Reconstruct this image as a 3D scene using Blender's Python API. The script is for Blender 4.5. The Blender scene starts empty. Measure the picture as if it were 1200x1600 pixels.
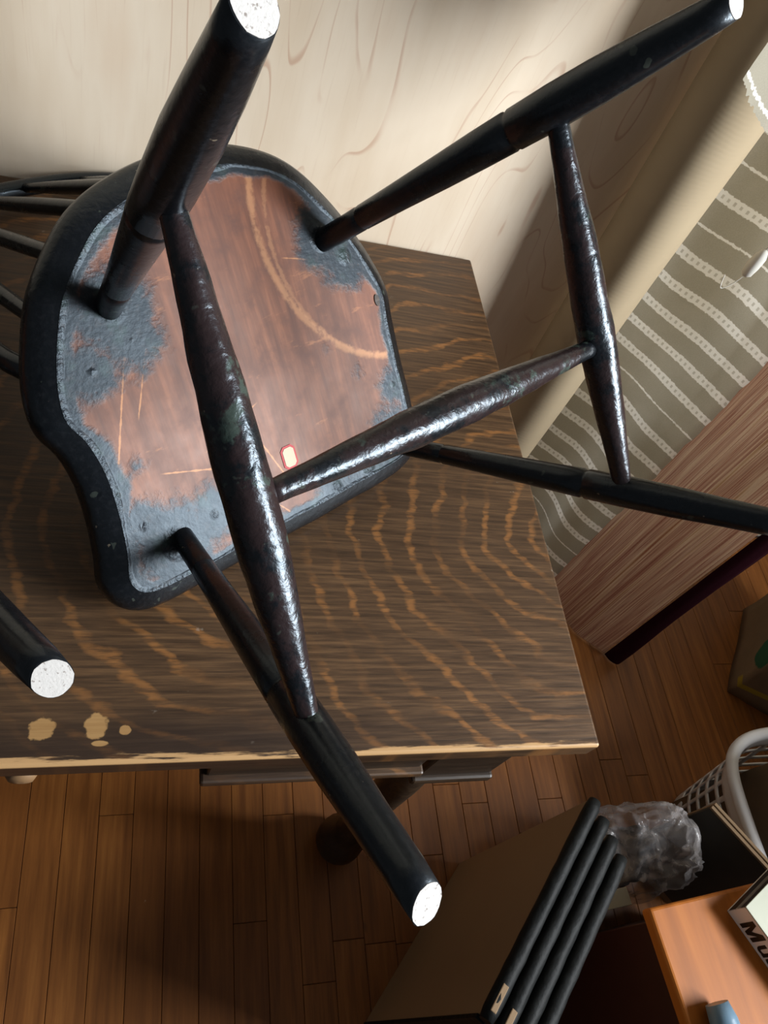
import bpy, bmesh, math, random
from mathutils import Vector, Matrix, noise

# ------------------------------------------------------------------ camera, world, light
scene = bpy.context.scene
C = scene.collection
CAM = Vector((0, 0, 1.48))
RC = ((0.9474641333, -0.1188553934, 0.2969597809),
      (0.0635619866, -0.8399238395, -0.5389692178),
      (0.3134829978, 0.5295293564, -0.7882430277))
FPX = 1215.57
cam_data = bpy.data.cameras.new('camera')
cam = bpy.data.objects.new('camera', cam_data); C.objects.link(cam)
cam_data.sensor_fit = 'HORIZONTAL'; cam_data.sensor_width = 36.0
cam_data.lens = FPX / 1200.0 * 36.0
cam_data.clip_start = 0.01
cam.matrix_world = Matrix(((RC[0][0], -RC[1][0], -RC[2][0], CAM.x),
                           (RC[0][1], -RC[1][1], -RC[2][1], CAM.y),
                           (RC[0][2], -RC[1][2], -RC[2][2], CAM.z),
                           (0, 0, 0, 1)))
scene.camera = cam

world = bpy.data.worlds.new('world'); scene.world = world
world.use_nodes = True
world.node_tree.nodes['Background'].inputs['Color'].default_value = (0.95, 0.97, 1.0, 1)
world.node_tree.nodes['Background'].inputs['Strength'].default_value = 0.10

# daylight coming in through the window of the right-hand wall
WX, WY, WZ = 2.15, -0.52, 1.82
wl = bpy.data.lights.new('window_daylight', 'AREA'); wl.shape = 'RECTANGLE'
wl.size = 1.40; wl.size_y = 1.0; wl.energy = 185; wl.color = (0.93, 0.97, 1.0)
wlo = bpy.data.objects.new('window_daylight', wl); C.objects.link(wlo)
wlo.location = (WX + 0.02, WY, WZ)
wlo.rotation_euler = (Vector((-1, 0, 0))).to_track_quat('-Z', 'Z').to_euler()

vs = scene.view_settings
vs.view_transform = 'Standard'; vs.look = 'None'; vs.gamma = 1.0
vs.use_curve_mapping = False
vs.exposure = 0.12

rnd = random.Random(7)

# ------------------------------------------------------------------ helpers
def link_mesh(name, verts, faces, mat=None, parent=None, smooth=True):
    me = bpy.data.meshes.new(name)
    me.from_pydata([tuple(v) for v in verts], [], faces)
    me.validate(); me.update()
    bm = bmesh.new(); bm.from_mesh(me)
    bmesh.ops.recalc_face_normals(bm, faces=bm.faces)
    bm.to_mesh(me); bm.free()
    if smooth:
        for p in me.polygons: p.use_smooth = True
    o = bpy.data.objects.new(name, me); C.objects.link(o)
    if mat: me.materials.append(mat)
    if parent: o.parent = parent
    return o

def bm_obj(name, bm, mat=None, parent=None, smooth=False):
    me = bpy.data.meshes.new(name)
    bmesh.ops.recalc_face_normals(bm, faces=bm.faces)
    bm.to_mesh(me); bm.free()
    if smooth:
        for p in me.polygons: p.use_smooth = True
    o = bpy.data.objects.new(name, me); C.objects.link(o)
    if mat: me.materials.append(mat)
    if parent: o.parent = parent
    return o

def box_bm(bm, x0, x1, y0, y1, z0, z1, bev=0.0, seg=2, m=None):
    r = bmesh.ops.create_cube(bm, size=1.0)
    vv = r['verts']
    for v in vv:
        v.co = Vector((x0 + (v.co.x + .5) * (x1 - x0), y0 + (v.co.y + .5) * (y1 - y0), z0 + (v.co.z + .5) * (z1 - z0)))
    if bev > 0:
        es = list({e for v in vv for e in v.link_edges})
        r2 = bmesh.ops.bevel(bm, geom=es, offset=bev, segments=seg, affect='EDGES', profile=.5)
        vv = list({v for v in r2['verts']} | {v for v in vv if v.is_valid})
    if m is not None:
        bmesh.ops.transform(bm, matrix=m, verts=[v for v in vv if v.is_valid])

def box(name, x0, x1, y0, y1, z0, z1, mat, parent=None, bev=0.002, seg=2, m=None):
    bm = bmesh.new(); box_bm(bm, x0, x1, y0, y1, z0, z1, bev, seg, m)
    return bm_obj(name, bm, mat, parent)

def empty(name, loc=(0, 0, 0), rz=0):
    o = bpy.data.objects.new(name, None); C.objects.link(o)
    o.location = loc; o.rotation_euler = (0, 0, rz); o.empty_display_size = .05
    return o

def tag(o, label=None, cat=None, group=None, kind=None):
    if label: o['label'] = label
    if cat: o['category'] = cat
    if group: o['group'] = group
    if kind: o['kind'] = kind
    return o

def frame_of(d):
    d = d.normalized()
    a = Vector((0, 0, 1)) if abs(d.z) < .9 else Vector((1, 0, 0))
    u = d.cross(a).normalized(); v = u.cross(d).normalized()
    return u, v

def tube_along(name, pts, rads, mat, parent=None, n=20, end_plane=None, start_plane=None, wob=0.0, cap=True, seed=0):
    """loft rings along a polyline; an end_plane (point, normal) cuts the last ring obliquely"""
    pts = [Vector(p) for p in pts]
    verts = []; faces = []
    u = None
    for i, p in enumerate(pts):
        d = (pts[min(i + 1, len(pts) - 1)] - pts[max(i - 1, 0)]).normalized()
        if u is None: u, v = frame_of(d)
        else:
            u = (u - d * u.dot(d)).normalized(); v = u.cross(d).normalized()
        for k in range(n):
            a = 2 * math.pi * k / n
            r = rads[i]
            if wob: r *= 1 + wob * noise.noise(Vector((p.x * 45 + seed, p.y * 45 + math.cos(a) * 1.6, p.z * 45 + math.sin(a) * 1.6)))
            q = p + (u * math.cos(a) + v * math.sin(a)) * r
            if i == len(pts) - 1 and end_plane:
                pp, nn = end_plane
                q = q + d * ((Vector(pp) - q).dot(nn) / d.dot(nn))
            if i == 0 and start_plane:
                pp, nn = start_plane
                q = q + d * ((Vector(pp) - q).dot(nn) / d.dot(nn))
            verts.append(q)
    for i in range(len(pts) - 1):
        for k in range(n):
            k2 = (k + 1) % n
            faces.append((i * n + k, i * n + k2, (i + 1) * n + k2, (i + 1) * n + k))
    if cap:
        faces.append(tuple(range(n))[::-1])
        faces.append(tuple(range((len(pts) - 1) * n, len(pts) * n)))
    o = link_mesh(name, verts, faces, mat, parent)
    if cap:
        o.data.polygons[len(faces) - 1].use_smooth = False
        o.data.polygons[len(faces) - 2].use_smooth = False
    return o, verts[-n:]

def catmull(pts, closed, sub):
    out = []; n = len(pts)
    rng = range(n) if closed else range(n - 1)
    for i in rng:
        g = (lambda k: pts[k % n]) if closed else (lambda k: pts[min(max(k, 0), n - 1)])
        p0, p1, p2, p3 = [Vector(g(i + j)) for j in (-1, 0, 1, 2)]
        for s in range(sub):
            t = s / sub
            out.append(.5 * ((2 * p1) + (p2 - p0) * t + (2 * p0 - 5 * p1 + 4 * p2 - p3) * t * t + (3 * p1 - p0 - 3 * p2 + p3) * t ** 3))
    if not closed: out.append(Vector(pts[-1]))
    return out

def resample(pts, n, closed):
    P = [Vector(p) for p in pts]
    if closed: P = P + [P[0]]
    L = [0]
    for a, b in zip(P, P[1:]): L.append(L[-1] + (b - a).length)
    out = []; j = 0
    m = n if closed else n - 1
    for i in range(n):
        s = L[-1] * i / m
        while j < len(L) - 2 and L[j + 1] < s: j += 1
        t = (s - L[j]) / max(L[j + 1] - L[j], 1e-9)
        out.append(P[j].lerp(P[j + 1], t))
    return out

# ------------------------------------------------------------------ material helpers
def srgb(r, g, b):
    f = lambda c: (c / 255 / 12.92) if c / 255 <= .04045 else ((c / 255 + .055) / 1.055) ** 2.4
    return (f(r), f(g), f(b), 1)

class NT:
    def __init__(s, name):
        s.m = bpy.data.materials.new(name); s.m.use_nodes = True
        s.t = s.m.node_tree; s.b = s.t.nodes['Principled BSDF']
    def n(s, typ, **kw):
        nd = s.t.nodes.new('ShaderNode' + typ)
        for k, v in kw.items(): setattr(nd, k, v)
        return nd
    def put(s, sock, v):
        if v is None: return
        if isinstance(v, bpy.types.NodeSocket): s.t.links.new(v, sock)
        else:
            if isinstance(v, tuple) and len(v) == 3 and sock.type == 'RGBA': v = (*v, 1)
            sock.default_value = v
    def math(s, op, a, b=None, c=None, clamp=False):
        nd = s.n('Math', operation=op, use_clamp=clamp)
        s.put(nd.inputs[0], a); s.put(nd.inputs[1], b)
        if c is not None: s.put(nd.inputs[2], c)
        return nd.outputs[0]
    def vmath(s, op, a, b=None):
        nd = s.n('VectorMath', operation=op)
        s.put(nd.inputs[0], a); s.put(nd.inputs[1], b)
        return nd.outputs['Value'] if op in ('DISTANCE', 'LENGTH', 'DOT_PRODUCT') else nd.outputs[0]
    def coord(s, kind='Object'): return s.n('TexCoord').outputs[kind]
    def mapping(s, v, scale=(1, 1, 1), rot=(0, 0, 0), loc=(0, 0, 0)):
        nd = s.n('Mapping'); s.put(nd.inputs['Vector'], v)
        nd.inputs['Scale'].default_value = scale; nd.inputs['Rotation'].default_value = rot; nd.inputs['Location'].default_value = loc
        return nd.outputs[0]
    def noise(s, v, scale=5, detail=4, rough=.55, dist=0):
        nd = s.n('TexNoise'); s.put(nd.inputs['Vector'], v)
        nd.inputs['Scale'].default_value = scale; nd.inputs['Detail'].default_value = detail
        nd.inputs['Roughness'].default_value = rough; nd.inputs['Distortion'].default_value = dist
        return nd.outputs[0]
    def ramp(s, fac, stops, interp='LINEAR'):
        nd = s.n('ValToRGB'); s.put(nd.inputs[0], fac)
        cr = nd.color_ramp; cr.interpolation = interp
        while len(cr.elements) < len(stops): cr.elements.new(.5)
        for e, (p, c) in zip(cr.elements, stops):
            e.position = p; e.color = c if len(c) == 4 else (*c, 1)
        return nd.outputs[0]
    def step(s, v, lo, hi):
        nd = s.n('MapRange'); nd.interpolation_type = 'SMOOTHSTEP'
        s.put(nd.inputs[0], v); nd.inputs[1].default_value = lo; nd.inputs[2].default_value = hi
        nd.inputs[3].default_value = 0; nd.inputs[4].default_value = 1
        return nd.outputs[0]
    def mix(s, fac, a, b, mode='MIX'):
        nd = s.n('Mix', data_type='RGBA', blend_type=mode)
        s.put(nd.inputs[0], fac); s.put(nd.inputs[6], a); s.put(nd.inputs[7], b)
        return nd.outputs[2]
    def sep(s, v):
        nd = s.n('SeparateXYZ'); s.put(nd.inputs[0], v); return nd.outputs
    def comb(s, x=0, y=0, z=0):
        nd = s.n('CombineXYZ')
        for i, q in enumerate((x, y, z)): s.put(nd.inputs[i], q)
        return nd.outputs[0]
    def bump(s, h, strength=.3, dist=.002):
        nd = s.n('Bump'); s.put(nd.inputs['Height'], h)
        nd.inputs['Strength'].default_value = strength; nd.inputs['Distance'].default_value = dist
        s.t.links.new(nd.outputs[0], s.b.inputs['Normal'])
    def set(s, **kw):
        for k, v in kw.items(): s.put(s.b.inputs[k.replace('_', ' ')], v)
        return s.m

def translucent(m, fac, tint=(1, 1, 1, 1)):
    # thin woven cloth lets part of the daylight through
    nt = m.node_tree; b = nt.nodes['Principled BSDF']; out = nt.nodes['Material Output']
    tr = nt.nodes.new('ShaderNodeBsdfTranslucent'); mx = nt.nodes.new('ShaderNodeMixShader')
    src = b.inputs['Base Color'].links[0].from_socket
    nt.links.new(src, tr.inputs['Color'])
    mx.inputs[0].default_value = fac
    nt.links.new(b.outputs[0], mx.inputs[1]); nt.links.new(tr.outputs[0], mx.inputs[2]); nt.links.new(mx.outputs[0], out.inputs['Surface'])

def plain(name, col, rough=.6, nz=0.0, scale=40, bump=0.0, **kw):
    t = NT(name); co = t.coord()
    n1 = t.noise(co, scale, 4)
    c = t.mix(t.math('MULTIPLY', n1, nz), col, tuple(q * .45 for q in col[:3]) + (1,))
    if bump: t.bump(n1, bump, .002)
    return t.set(Base_Color=c, Roughness=rough, **kw)

def black_paint(name, wear=.0, lump=.5):
    t = NT(name); co = t.coord()
    big = t.noise(co, 28, 5, .6); fine = t.noise(co, 230, 4, .6); lumps = t.noise(co, 105, 3, .5, .4)
    col = t.mix(t.step(fine, .45, .75), (.0050, .0060, .0078, 1), (.011, .012, .0145, 1))
    if wear > 0:
        red = t.step(t.math('ADD', t.noise(co, 22, 6, .68), wear * .12 - .06), .50, .60)
        col = t.mix(t.math('MULTIPLY', red, .6), col, (.034, .018, .017, 1))
        gr = t.step(t.noise(t.mapping(co, loc=(3.1, 1.7, .4)), 33, 6, .62), .60, .66)
        col = t.mix(t.math('MULTIPLY', gr, .6 * wear), col, (.055, .085, .07, 1))
    chip = t.step(t.noise(t.mapping(co, loc=(7, 2, 5)), 75, 3, .6), .715, .735)
    col = t.mix(t.math('MULTIPLY', chip, .75), col, (.20, .165, .12, 1))
    dk = t.step(t.noise(t.mapping(co, loc=(1, 8, 5)), 60, 2, .5), .69, .71)
    col = t.mix(t.math('MULTIPLY', dk, .5), col, (.07, .085, .07, 1))
    h = t.math('ADD', t.math('MULTIPLY', lumps, 1.0), t.math('MULTIPLY', fine, .35))
    t.bump(h, lump, .0022)
    ro = t.math('ADD', t.math('MULTIPLY', big, .22), .17)
    t.put(t.b.inputs['Specular Tint'], (.74, .88, 1.0, 1))
    return t.set(Base_Color=col, Roughness=ro, Specular_IOR_Level=.5)

M = {}
M['leg_paint'] = black_paint('black_leg_paint', 0.0, .16)
M['stretcher_paint'] = black_paint('worn_stretcher_paint', 1.0, .45)
M['seat_side'] = black_paint('black_seat_paint', 0.0, .25)
M['spindle_paint'] = black_paint('black_spindle_paint', 0.0, .1)

# white worn end grain of the legs
t = NT('white_leg_end'); co = t.coord()
sp = t.step(t.noise(co, 420, 3, .6), .30, .42)
t.bump(t.noise(co, 500, 2), .3, .001)
M['leg_end'] = t.set(Base_Color=t.mix(sp, (.22, .19, .17, 1), (.52, .50, .48, 1)), Roughness=.8)

# seat underside: bare red-brown wood, blue-black paint left where the 'paint' attribute is high
t = NT('worn_seat_underside'); co = t.coord()
at = t.n('Attribute', attribute_name='paint').outputs['Fac']
nz1 = t.noise(co, 26, 6, .65); nz2 = t.noise(co, 120, 5, .6)
streak = t.noise(t.mapping(co, (90, 9, 1)), 1.0, 5, .6)
w = t.ramp(streak, [(.3, srgb(88, 47, 31)), (.55, srgb(120, 70, 47)), (.75, srgb(146, 90, 60))])
w = t.mix(t.step(nz1, .45, .72), w, srgb(94, 56, 44))
orange = t.step(t.noise(t.mapping(co, (14, 60, 1), (0, 0, .6)), 1.0, 6, .7), .60, .70)
w = t.mix(t.math('MULTIPLY', orange, .45), w, srgb(186, 122, 78))
# long arc scratch and straight scratches
xy = t.sep(co)
p2 = t.comb(xy[0], xy[1], 0)
for cx, cy, r0, wd, amt in ((.205, -.135, .165, .006, .55), (.20, -.12, .148, .0035, .35)):
    d = t.math('ABSOLUTE', t.math('SUBTRACT', t.vmath('DISTANCE', p2, (cx, cy, 0)), r0))
    line = t.math('SUBTRACT', 1.0, t.step(t.math('ADD', d, t.math('MULTIPLY', t.math('SUBTRACT', nz2, .5), .008)), wd * .2, wd))
    w = t.mix(t.math('MULTIPLY', t.math('MULTIPLY', line, amt), t.step(nz1, .36, .5)), w, srgb(196, 140, 96))
for ang, off, wd, lo, hi in ((.25, -.118, .0011, .03, .10), (2.0, .147, .0012, -.02, .10), (2.05, .128, .0010, -.03, .06), (1.2, .045, .0012, .04, .11), (-.35, .012, .001, -.10, -.02), (.9, .10, .0009, .05, .13), (.3, .085, .0012, -.12, -.02)):
    c_, s_ = math.cos(ang), math.sin(ang)
    along = t.math('ADD', t.math('MULTIPLY', xy[0], c_), t.math('MULTIPLY', xy[1], s_))
    across = t.math('ABSOLUTE', t.math('SUBTRACT', t.math('ADD', t.math('MULTIPLY', xy[0], -s_), t.math('MULTIPLY', xy[1], c_)), off))
    line = t.math('SUBTRACT', 1.0, t.step(t.math('ADD', across, t.math('MULTIPLY', t.math('SUBTRACT', nz2, .5), .003)), wd * .3, wd))
    line = t.math('MULTIPLY', line, t.math('MULTIPLY', t.step(along, lo, lo + .01), t.math('SUBTRACT', 1.0, t.step(along, hi - .01, hi))))
    w = t.mix(t.math('MULTIPLY', line, .7), w, srgb(205, 142, 92))
pm = t.step(t.math('ADD', at, t.math('ADD', t.math('MULTIPLY', t.math('SUBTRACT', nz1, .5), .75), t.math('MULTIPLY', t.math('SUBTRACT', nz2, .5), .55))), .34, .72)
pc = t.mix(t.step(t.noise(co, 40, 4), .52, .66), (.012, .014, .018, 1), (.022, .034, .031, 1))
pc = t.mix(t.step(nz2, .5, .7), pc, (.034, .031, .032, 1))
edg = t.step(at, .95, 1.08)
t.bump(t.math('ADD', t.math('MULTIPLY', t.noise(co, 170, 3, .55), t.math('ADD', t.math('MULTIPLY', edg, 1.6), t.math('ADD', t.math('MULTIPLY', pm, .30), .08))), t.math('MULTIPLY', pm, .25)), .5, .0018)
M['seat_under'] = t.set(Base_Color=t.mix(pm, w, pc), Roughness=t.math('SUBTRACT', t.math('ADD', t.math('MULTIPLY', nz1, .22), .36), t.math('MULTIPLY', pm, .06)), Specular_IOR_Level=.38, Specular_Tint=t.mix(pm, (1, .97, .94, 1), (.72, .87, 1.0, 1)))

# quarter-sawn dark oak
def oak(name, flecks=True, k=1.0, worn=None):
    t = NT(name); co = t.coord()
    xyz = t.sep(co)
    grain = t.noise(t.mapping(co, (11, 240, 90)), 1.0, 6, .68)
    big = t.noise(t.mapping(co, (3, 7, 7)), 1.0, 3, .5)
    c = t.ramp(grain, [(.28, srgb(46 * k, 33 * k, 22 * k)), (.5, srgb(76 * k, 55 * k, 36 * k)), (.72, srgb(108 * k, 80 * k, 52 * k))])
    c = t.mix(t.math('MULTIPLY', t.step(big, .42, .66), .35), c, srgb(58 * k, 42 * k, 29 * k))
    if flecks:
        d1 = t.noise(t.mapping(co, (6, 9, 1), loc=(.3, .2, 0)), 1.0, 3, .5)
        d2 = t.noise(t.mapping(co, (24, 75, 1)), 1.0, 4, .6)
        # ray flecks: nested arcs opening towards the right, one family per board of the top
        xw = t.math('ADD', xyz[0], t.math('MULTIPLY', t.math('SUBTRACT', d1, .5), .05))
        cell = t.math('FRACT', t.math('DIVIDE', t.math('SUBTRACT', xw, .53), .36))
        dx = t.math('MULTIPLY', t.math('SUBTRACT', 1.0, cell), .36)
        dist = t.vmath('LENGTH', t.comb(dx, t.math('MULTIPLY', t.math('SUBTRACT', xyz[1], .47), 1.05), 0))
        ph = t.math('ADD', t.math('MULTIPLY', dist, 185.0), t.math('ADD', t.math('MULTIPLY', d1, 21.0), t.math('MULTIPLY', d2, 3.4)))
        seam = t.math('MULTIPLY', t.step(cell, .0, .10), t.math('SUBTRACT', 1.0, t.step(cell, .82, 1.0)))
        wv = t.math('SINE', ph)
        msk = t.step(t.noise(t.mapping(co, (11, 15, 1), loc=(1, 4, 0)), 1.0, 4, .6), .40, .62)
        fl = t.math('MULTIPLY', t.step(wv, .45, 1.05), t.math('MULTIPLY', seam, t.math('ADD', t.math('MULTIPLY', msk, .8), .10)))
        fl = t.math('MULTIPLY', fl, t.math('ADD', t.math('MULTIPLY', t.step(t.noise(t.mapping(co, (30, 210, 1)), 1.0, 3, .6), .40, .56), .75), .25))
        c = t.mix(t.math('MULTIPLY', fl, .66), c, srgb(158 * k, 106 * k, 56 * k))
        # pale dust and small scuffs
        sc = t.step(t.noise(t.mapping(co, (45, 80, 1), loc=(2, 2, 0)), 1.0, 4, .6), .70, .76)
        c = t.mix(t.math('MULTIPLY', sc, .5), c, srgb(150, 140, 128))
    if worn:
        # wear along the front arris: bare pale wood, then a darker soaked strip behind it
        y0, z1, spots = worn
        nw = t.noise(t.mapping(co, (14, 160, 60)), 1.0, 5, .65)
        dy = t.math('SUBTRACT', xyz[1], y0)
        dark = t.math('MULTIPLY', t.math('SUBTRACT', 1.0, t.step(t.math('ADD', dy, t.math('MULTIPLY', t.noise(co, 9, 3), .05)), .045, .085)), .70)
        dark = t.math('MULTIPLY', dark, t.math('SUBTRACT', 1.0, t.step(xyz[0], .12, .36)))
        c = t.mix(dark, c, srgb(38, 27, 22))
        ed = t.math('SUBTRACT', 1.0, t.step(t.math('ADD', dy, t.math('MULTIPLY', t.math('SUBTRACT', nw, .5), .030)), .0025, .0065))
        edz = t.step(xyz[2], z1 - .0040, z1 - .0022)
        c = t.mix(t.math('MULTIPLY', t.math('MULTIPLY', ed, edz), .9), c, srgb(196, 156, 108))
        for (sx, sy, rx, ry) in spots:
            q = t.vmath('LENGTH', t.comb(t.math('DIVIDE', t.math('SUBTRACT', xyz[0], sx), rx), t.math('DIVIDE', t.math('SUBTRACT', xyz[1], sy), ry), 0))
            m_ = t.math('SUBTRACT', 1.0, t.step(t.math('ADD', q, t.math('MULTIPLY', t.math('SUBTRACT', t.noise(co, 95, 4), .5), 1.1)), .80, 1.0))
            c = t.mix(t.math('MULTIPLY', m_, .85), c, t.mix(grain, srgb(140, 100, 58), srgb(196, 158, 104)))
    t.bump(t.math('ADD', grain, t.math('MULTIPLY', t.noise(t.mapping(co, (30, 320, 100)), 1, 2), .6)), .22, .0012)
    return t.set(Base_Color=c, Roughness=t.math('ADD', t.math('MULTIPLY', grain, .22), .34), Specular_IOR_Level=.42)

DX1, DY0, DY1, DZ = 0.4995, 0.2037, 0.988, 0.7535
DX0 = -1.0
M['oak_top'] = oak('quarter_sawn_oak', True, 1.0, (DY0, DZ, ((-.058, .236, .0115, .0115), (-.014, .237, .0105, .0125), (.011, .234, .006, .005), (-.010, .222, .008, .003))))
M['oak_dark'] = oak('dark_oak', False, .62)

# maple plywood wall
t = NT('maple_plywood'); co = t.coord()
base = t.noise(t.mapping(co, (9, 1, 2.2)), 1.0, 4, .55)
c = t.ramp(base, [(.3, srgb(226, 205, 178)), (.55, srgb(240, 223, 200)), (.75, srgb(231, 208, 182))])
fld = t.noise(t.mapping(co, (6.5, 1, 1.15), loc=(.7, 0, .3)), 1.0, 2, .45, .25)
fr = t.math('FRACT', t.math('MULTIPLY', fld, 17.0))
ln = t.math('MULTIPLY', t.step(fr, .0, .03), t.math('SUBTRACT', 1.0, t.step(fr, .04, .12)))
ln = t.math('MULTIPLY', ln, t.step(t.noise(t.mapping(co, (10, 1, 4), loc=(3, 0, 1)), 1.0, 3), .42, .60))
c = t.mix(t.math('MULTIPLY', ln, .5), c, srgb(190, 138, 108))
fib = t.noise(t.mapping(co, (260, 1, 9)), 1.0, 3, .6)
c = t.mix(t.math('MULTIPLY', t.step(fib, .55, .75), .14), c, srgb(198, 168, 140))
kn = t.step(t.noise(t.mapping(co, (30, 1, 22), loc=(5, 0, 2)), 1.0, 2), .74, .78)
c = t.mix(t.math('MULTIPLY', kn, .5), c, srgb(178, 124, 100))
M['plywood'] = t.set(Base_Color=c, Roughness=.55)
M['wall_paint'] = plain('cream_wall_paint', srgb(206, 194, 172), .8, .1, 20)

# floor strips, each a little different
t = NT('oak_floor_strip'); co = t.coord()
ri = t.n('ObjectInfo').outputs['Random']
cv = t.vmath('ADD', co, t.comb(t.math('MULTIPLY', ri, 17.0), t.math('MULTIPLY', ri, 9.0), 0))
g = t.noise(t.mapping(cv, (75, 4.5, 1)), 1.0, 5, .6)
c = t.ramp(g, [(.3, srgb(108, 63, 26)), (.55, srgb(140, 86, 38)), (.78, srgb(164, 106, 50))])
c = t.mix(t.math('MULTIPLY', t.step(t.math('FRACT', t.math('MULTIPLY', ri, 7.3)), .2, .9), .4), c, srgb(106, 60, 24))
kn = t.step(t.noise(t.mapping(cv, (16, 9, 1)), 1.0, 2), .72, .80)
c = t.mix(t.math('MULTIPLY', kn, .7), c, srgb(60, 34, 20))
sc = t.step(t.noise(t.mapping(cv, (70, 45, 1)), 1.0, 3), .74, .78)
c = t.mix(t.math('MULTIPLY', sc, .35), c, srgb(190, 170, 150))
t.bump(g, .1, .001)
M['floor'] = t.set(Base_Color=c, Roughness=.42, Specular_IOR_Level=.4)
M['subfloor'] = plain('dark_subfloor', srgb(46, 28, 16), .9)

# linen with white woven ladder stripes (uv: metres along the cloth, height)
def linen(name):
    t = NT(name); uv = t.sep(t.coord('UV')); co = t.coord()
    z = t.math('ADD', uv[1], t.math('MULTIPLY', t.math('SUBTRACT', t.noise(co, 5, 2), .5), .014))
    cell = t.math('DIVIDE', z, .050)
    fr = t.math('FRACT', cell); idx = t.math('FLOOR', cell)
    wn = t.n('TexWhiteNoise', noise_dimensions='1D'); t.put(wn.inputs['W'], idx)
    rv = wn.outputs['Value']
    d = t.math('ABSOLUTE', t.math('SUBTRACT', fr, .5))
    wide = t.math('ADD', t.math('MULTIPLY', t.step(rv, .3, .35), .125), .045)
    lim = t.math('SUBTRACT', wide, d)
    rag = t.math('MULTIPLY', t.math('SUBTRACT', t.noise(t.mapping(co, (1, 1, 1)), 190, 3), .5), .13)
    band = t.step(t.math('ADD', lim, rag), -.004, .022)
    uu = t.math('ADD', uv[0], t.math('MULTIPLY', rv, .01))
    lad = t.math('FRACT', t.math('DIVIDE', uu, .0105))
    hole = t.math('MULTIPLY', t.math('MULTIPLY', t.step(lad, .30, .40), t.math('SUBTRACT', 1.0, t.step(lad, .66, .76))), t.math('SUBTRACT', 1.0, t.step(t.math('ADD', d, t.math('MULTIPLY', rag, .5)), .045, .075)))
    hole = t.math('MULTIPLY', hole, t.step(rv, .3, .35))
    band = t.math('MULTIPLY', band, t.math('SUBTRACT', 1.0, t.math('MULTIPLY', hole, .6)))
    wv = t.noise(co, 700, 2, .7)
    base = t.mix(wv, srgb(158, 153, 138), srgb(190, 185, 170))
    base = t.mix(t.math('MULTIPLY', t.step(t.noise(co, 14, 3), .5, .7), .2), base, srgb(204, 200, 188))
    t.bump(t.math('ADD', wv, t.math('MULTIPLY', band, 1.2)), .35, .0012)
    return t.set(Base_Color=t.mix(band, base, srgb(250, 249, 244)), Roughness=.9, Specular_IOR_Level=.1)
M['linen'] = linen('striped_linen'); translucent(M['linen'], .58)

t = NT('beige_gauze'); uv = t.sep(t.coord('UV')); co = t.coord()
rib = t.math('SINE', t.math('ADD', t.math('MULTIPLY', uv[1], 900.0), t.math('MULTIPLY', t.noise(co, 9, 2), 30.0)))
t.bump(rib, .04, .001)
M['gauze'] = t.set(Base_Color=t.mix(t.noise(co, 6, 3), srgb(160, 143, 116), srgb(180, 163, 136)), Roughness=.85, Specular_IOR_Level=.1)

t = NT('rose_striped_weave'); uv = t.sep(t.coord('UV')); co = t.coord()
s1 = t.noise(t.comb(t.math('MULTIPLY', uv[0], 85.0), t.math('MULTIPLY', uv[1], .6), 0), 1.0, 4, .7)
c = t.ramp(s1, [(.34, srgb(146, 88, 76)), (.42, srgb(198, 150, 130)), (.455, srgb(226, 196, 174)), (.49, srgb(168, 112, 98)), (.53, srgb(218, 180, 156)), (.56, srgb(236, 214, 192)), (.60, srgb(200, 158, 122)), (.66, srgb(150, 80, 72))])
wv = t.noise(t.comb(t.math('MULTIPLY', uv[0], 500.0), t.math('MULTIPLY', uv[1], 260.0), 0), 1.0, 3, .6)
c = t.mix(t.math('MULTIPLY', t.step(wv, .5, .7), .45), c, srgb(196, 170, 146))
t.bump(wv, .4, .0015)
M['rose'] = t.set(Base_Color=c, Roughness=.95, Specular_IOR_Level=.05)
translucent(M['rose'], .45)
M['maroon'] = plain('maroon_cloth', srgb(48, 18, 27), .9, .4, 120, .3, Specular_IOR_Level=.05)

M['chest'] = None
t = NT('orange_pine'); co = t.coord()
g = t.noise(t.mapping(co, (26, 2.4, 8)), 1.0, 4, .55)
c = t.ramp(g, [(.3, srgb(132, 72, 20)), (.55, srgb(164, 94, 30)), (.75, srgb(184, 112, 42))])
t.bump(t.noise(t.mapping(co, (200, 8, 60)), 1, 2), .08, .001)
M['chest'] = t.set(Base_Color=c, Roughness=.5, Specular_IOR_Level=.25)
M['chest_shaded'] = plain('shaded_pine_side', srgb(60, 26, 18), .5, .5, 30)  # chest side in shade: the shade is put into this darker colour
M['panel_face'] = plain('brown_board', srgb(150, 122, 88), .75, .25, 9, .1)
M['panel_edge'] = plain('black_board_edge', srgb(17, 19, 19), .6, .5, 55, .9, Specular_IOR_Level=.2)
M['bare'] = plain('bare_wood', srgb(138, 112, 82), .8, .4, 60)
M['card'] = plain('cardboard', srgb(150, 118, 82), .85, .2, 20, .1)
M['grey_card'] = plain('grey_card', srgb(140, 134, 118), .8, .15, 40)
M['dark_stuff'] = plain('dark_cloth', srgb(30, 30, 32), .85, .4, 25, .3)
M['white_plastic'] = plain('white_plastic', srgb(214, 214, 216), .35, .08, 8)
M['ink'] = plain('black_ink', (.008, .008, .008, 1), .45)
M['book_white'] = plain('white_board', srgb(240, 238, 232), .5, .06, 30)
M['book_top'] = plain('pale_green_board', srgb(168, 170, 150), .45, .08, 12)
M['book_grey'] = plain('grey_board', srgb(120, 118, 112), .6, .1, 40)
M['sticker_red'] = plain('red_border', srgb(176, 48, 54), .6)
M['sticker_white'] = plain('cream_paper', srgb(206, 190, 166), .7, .12, 300)
M['pull'] = plain('worn_wood_pull', srgb(140, 108, 74), .6, .5, 120)
M['thread'] = plain('white_thread', srgb(230, 226, 216), .8)

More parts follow.
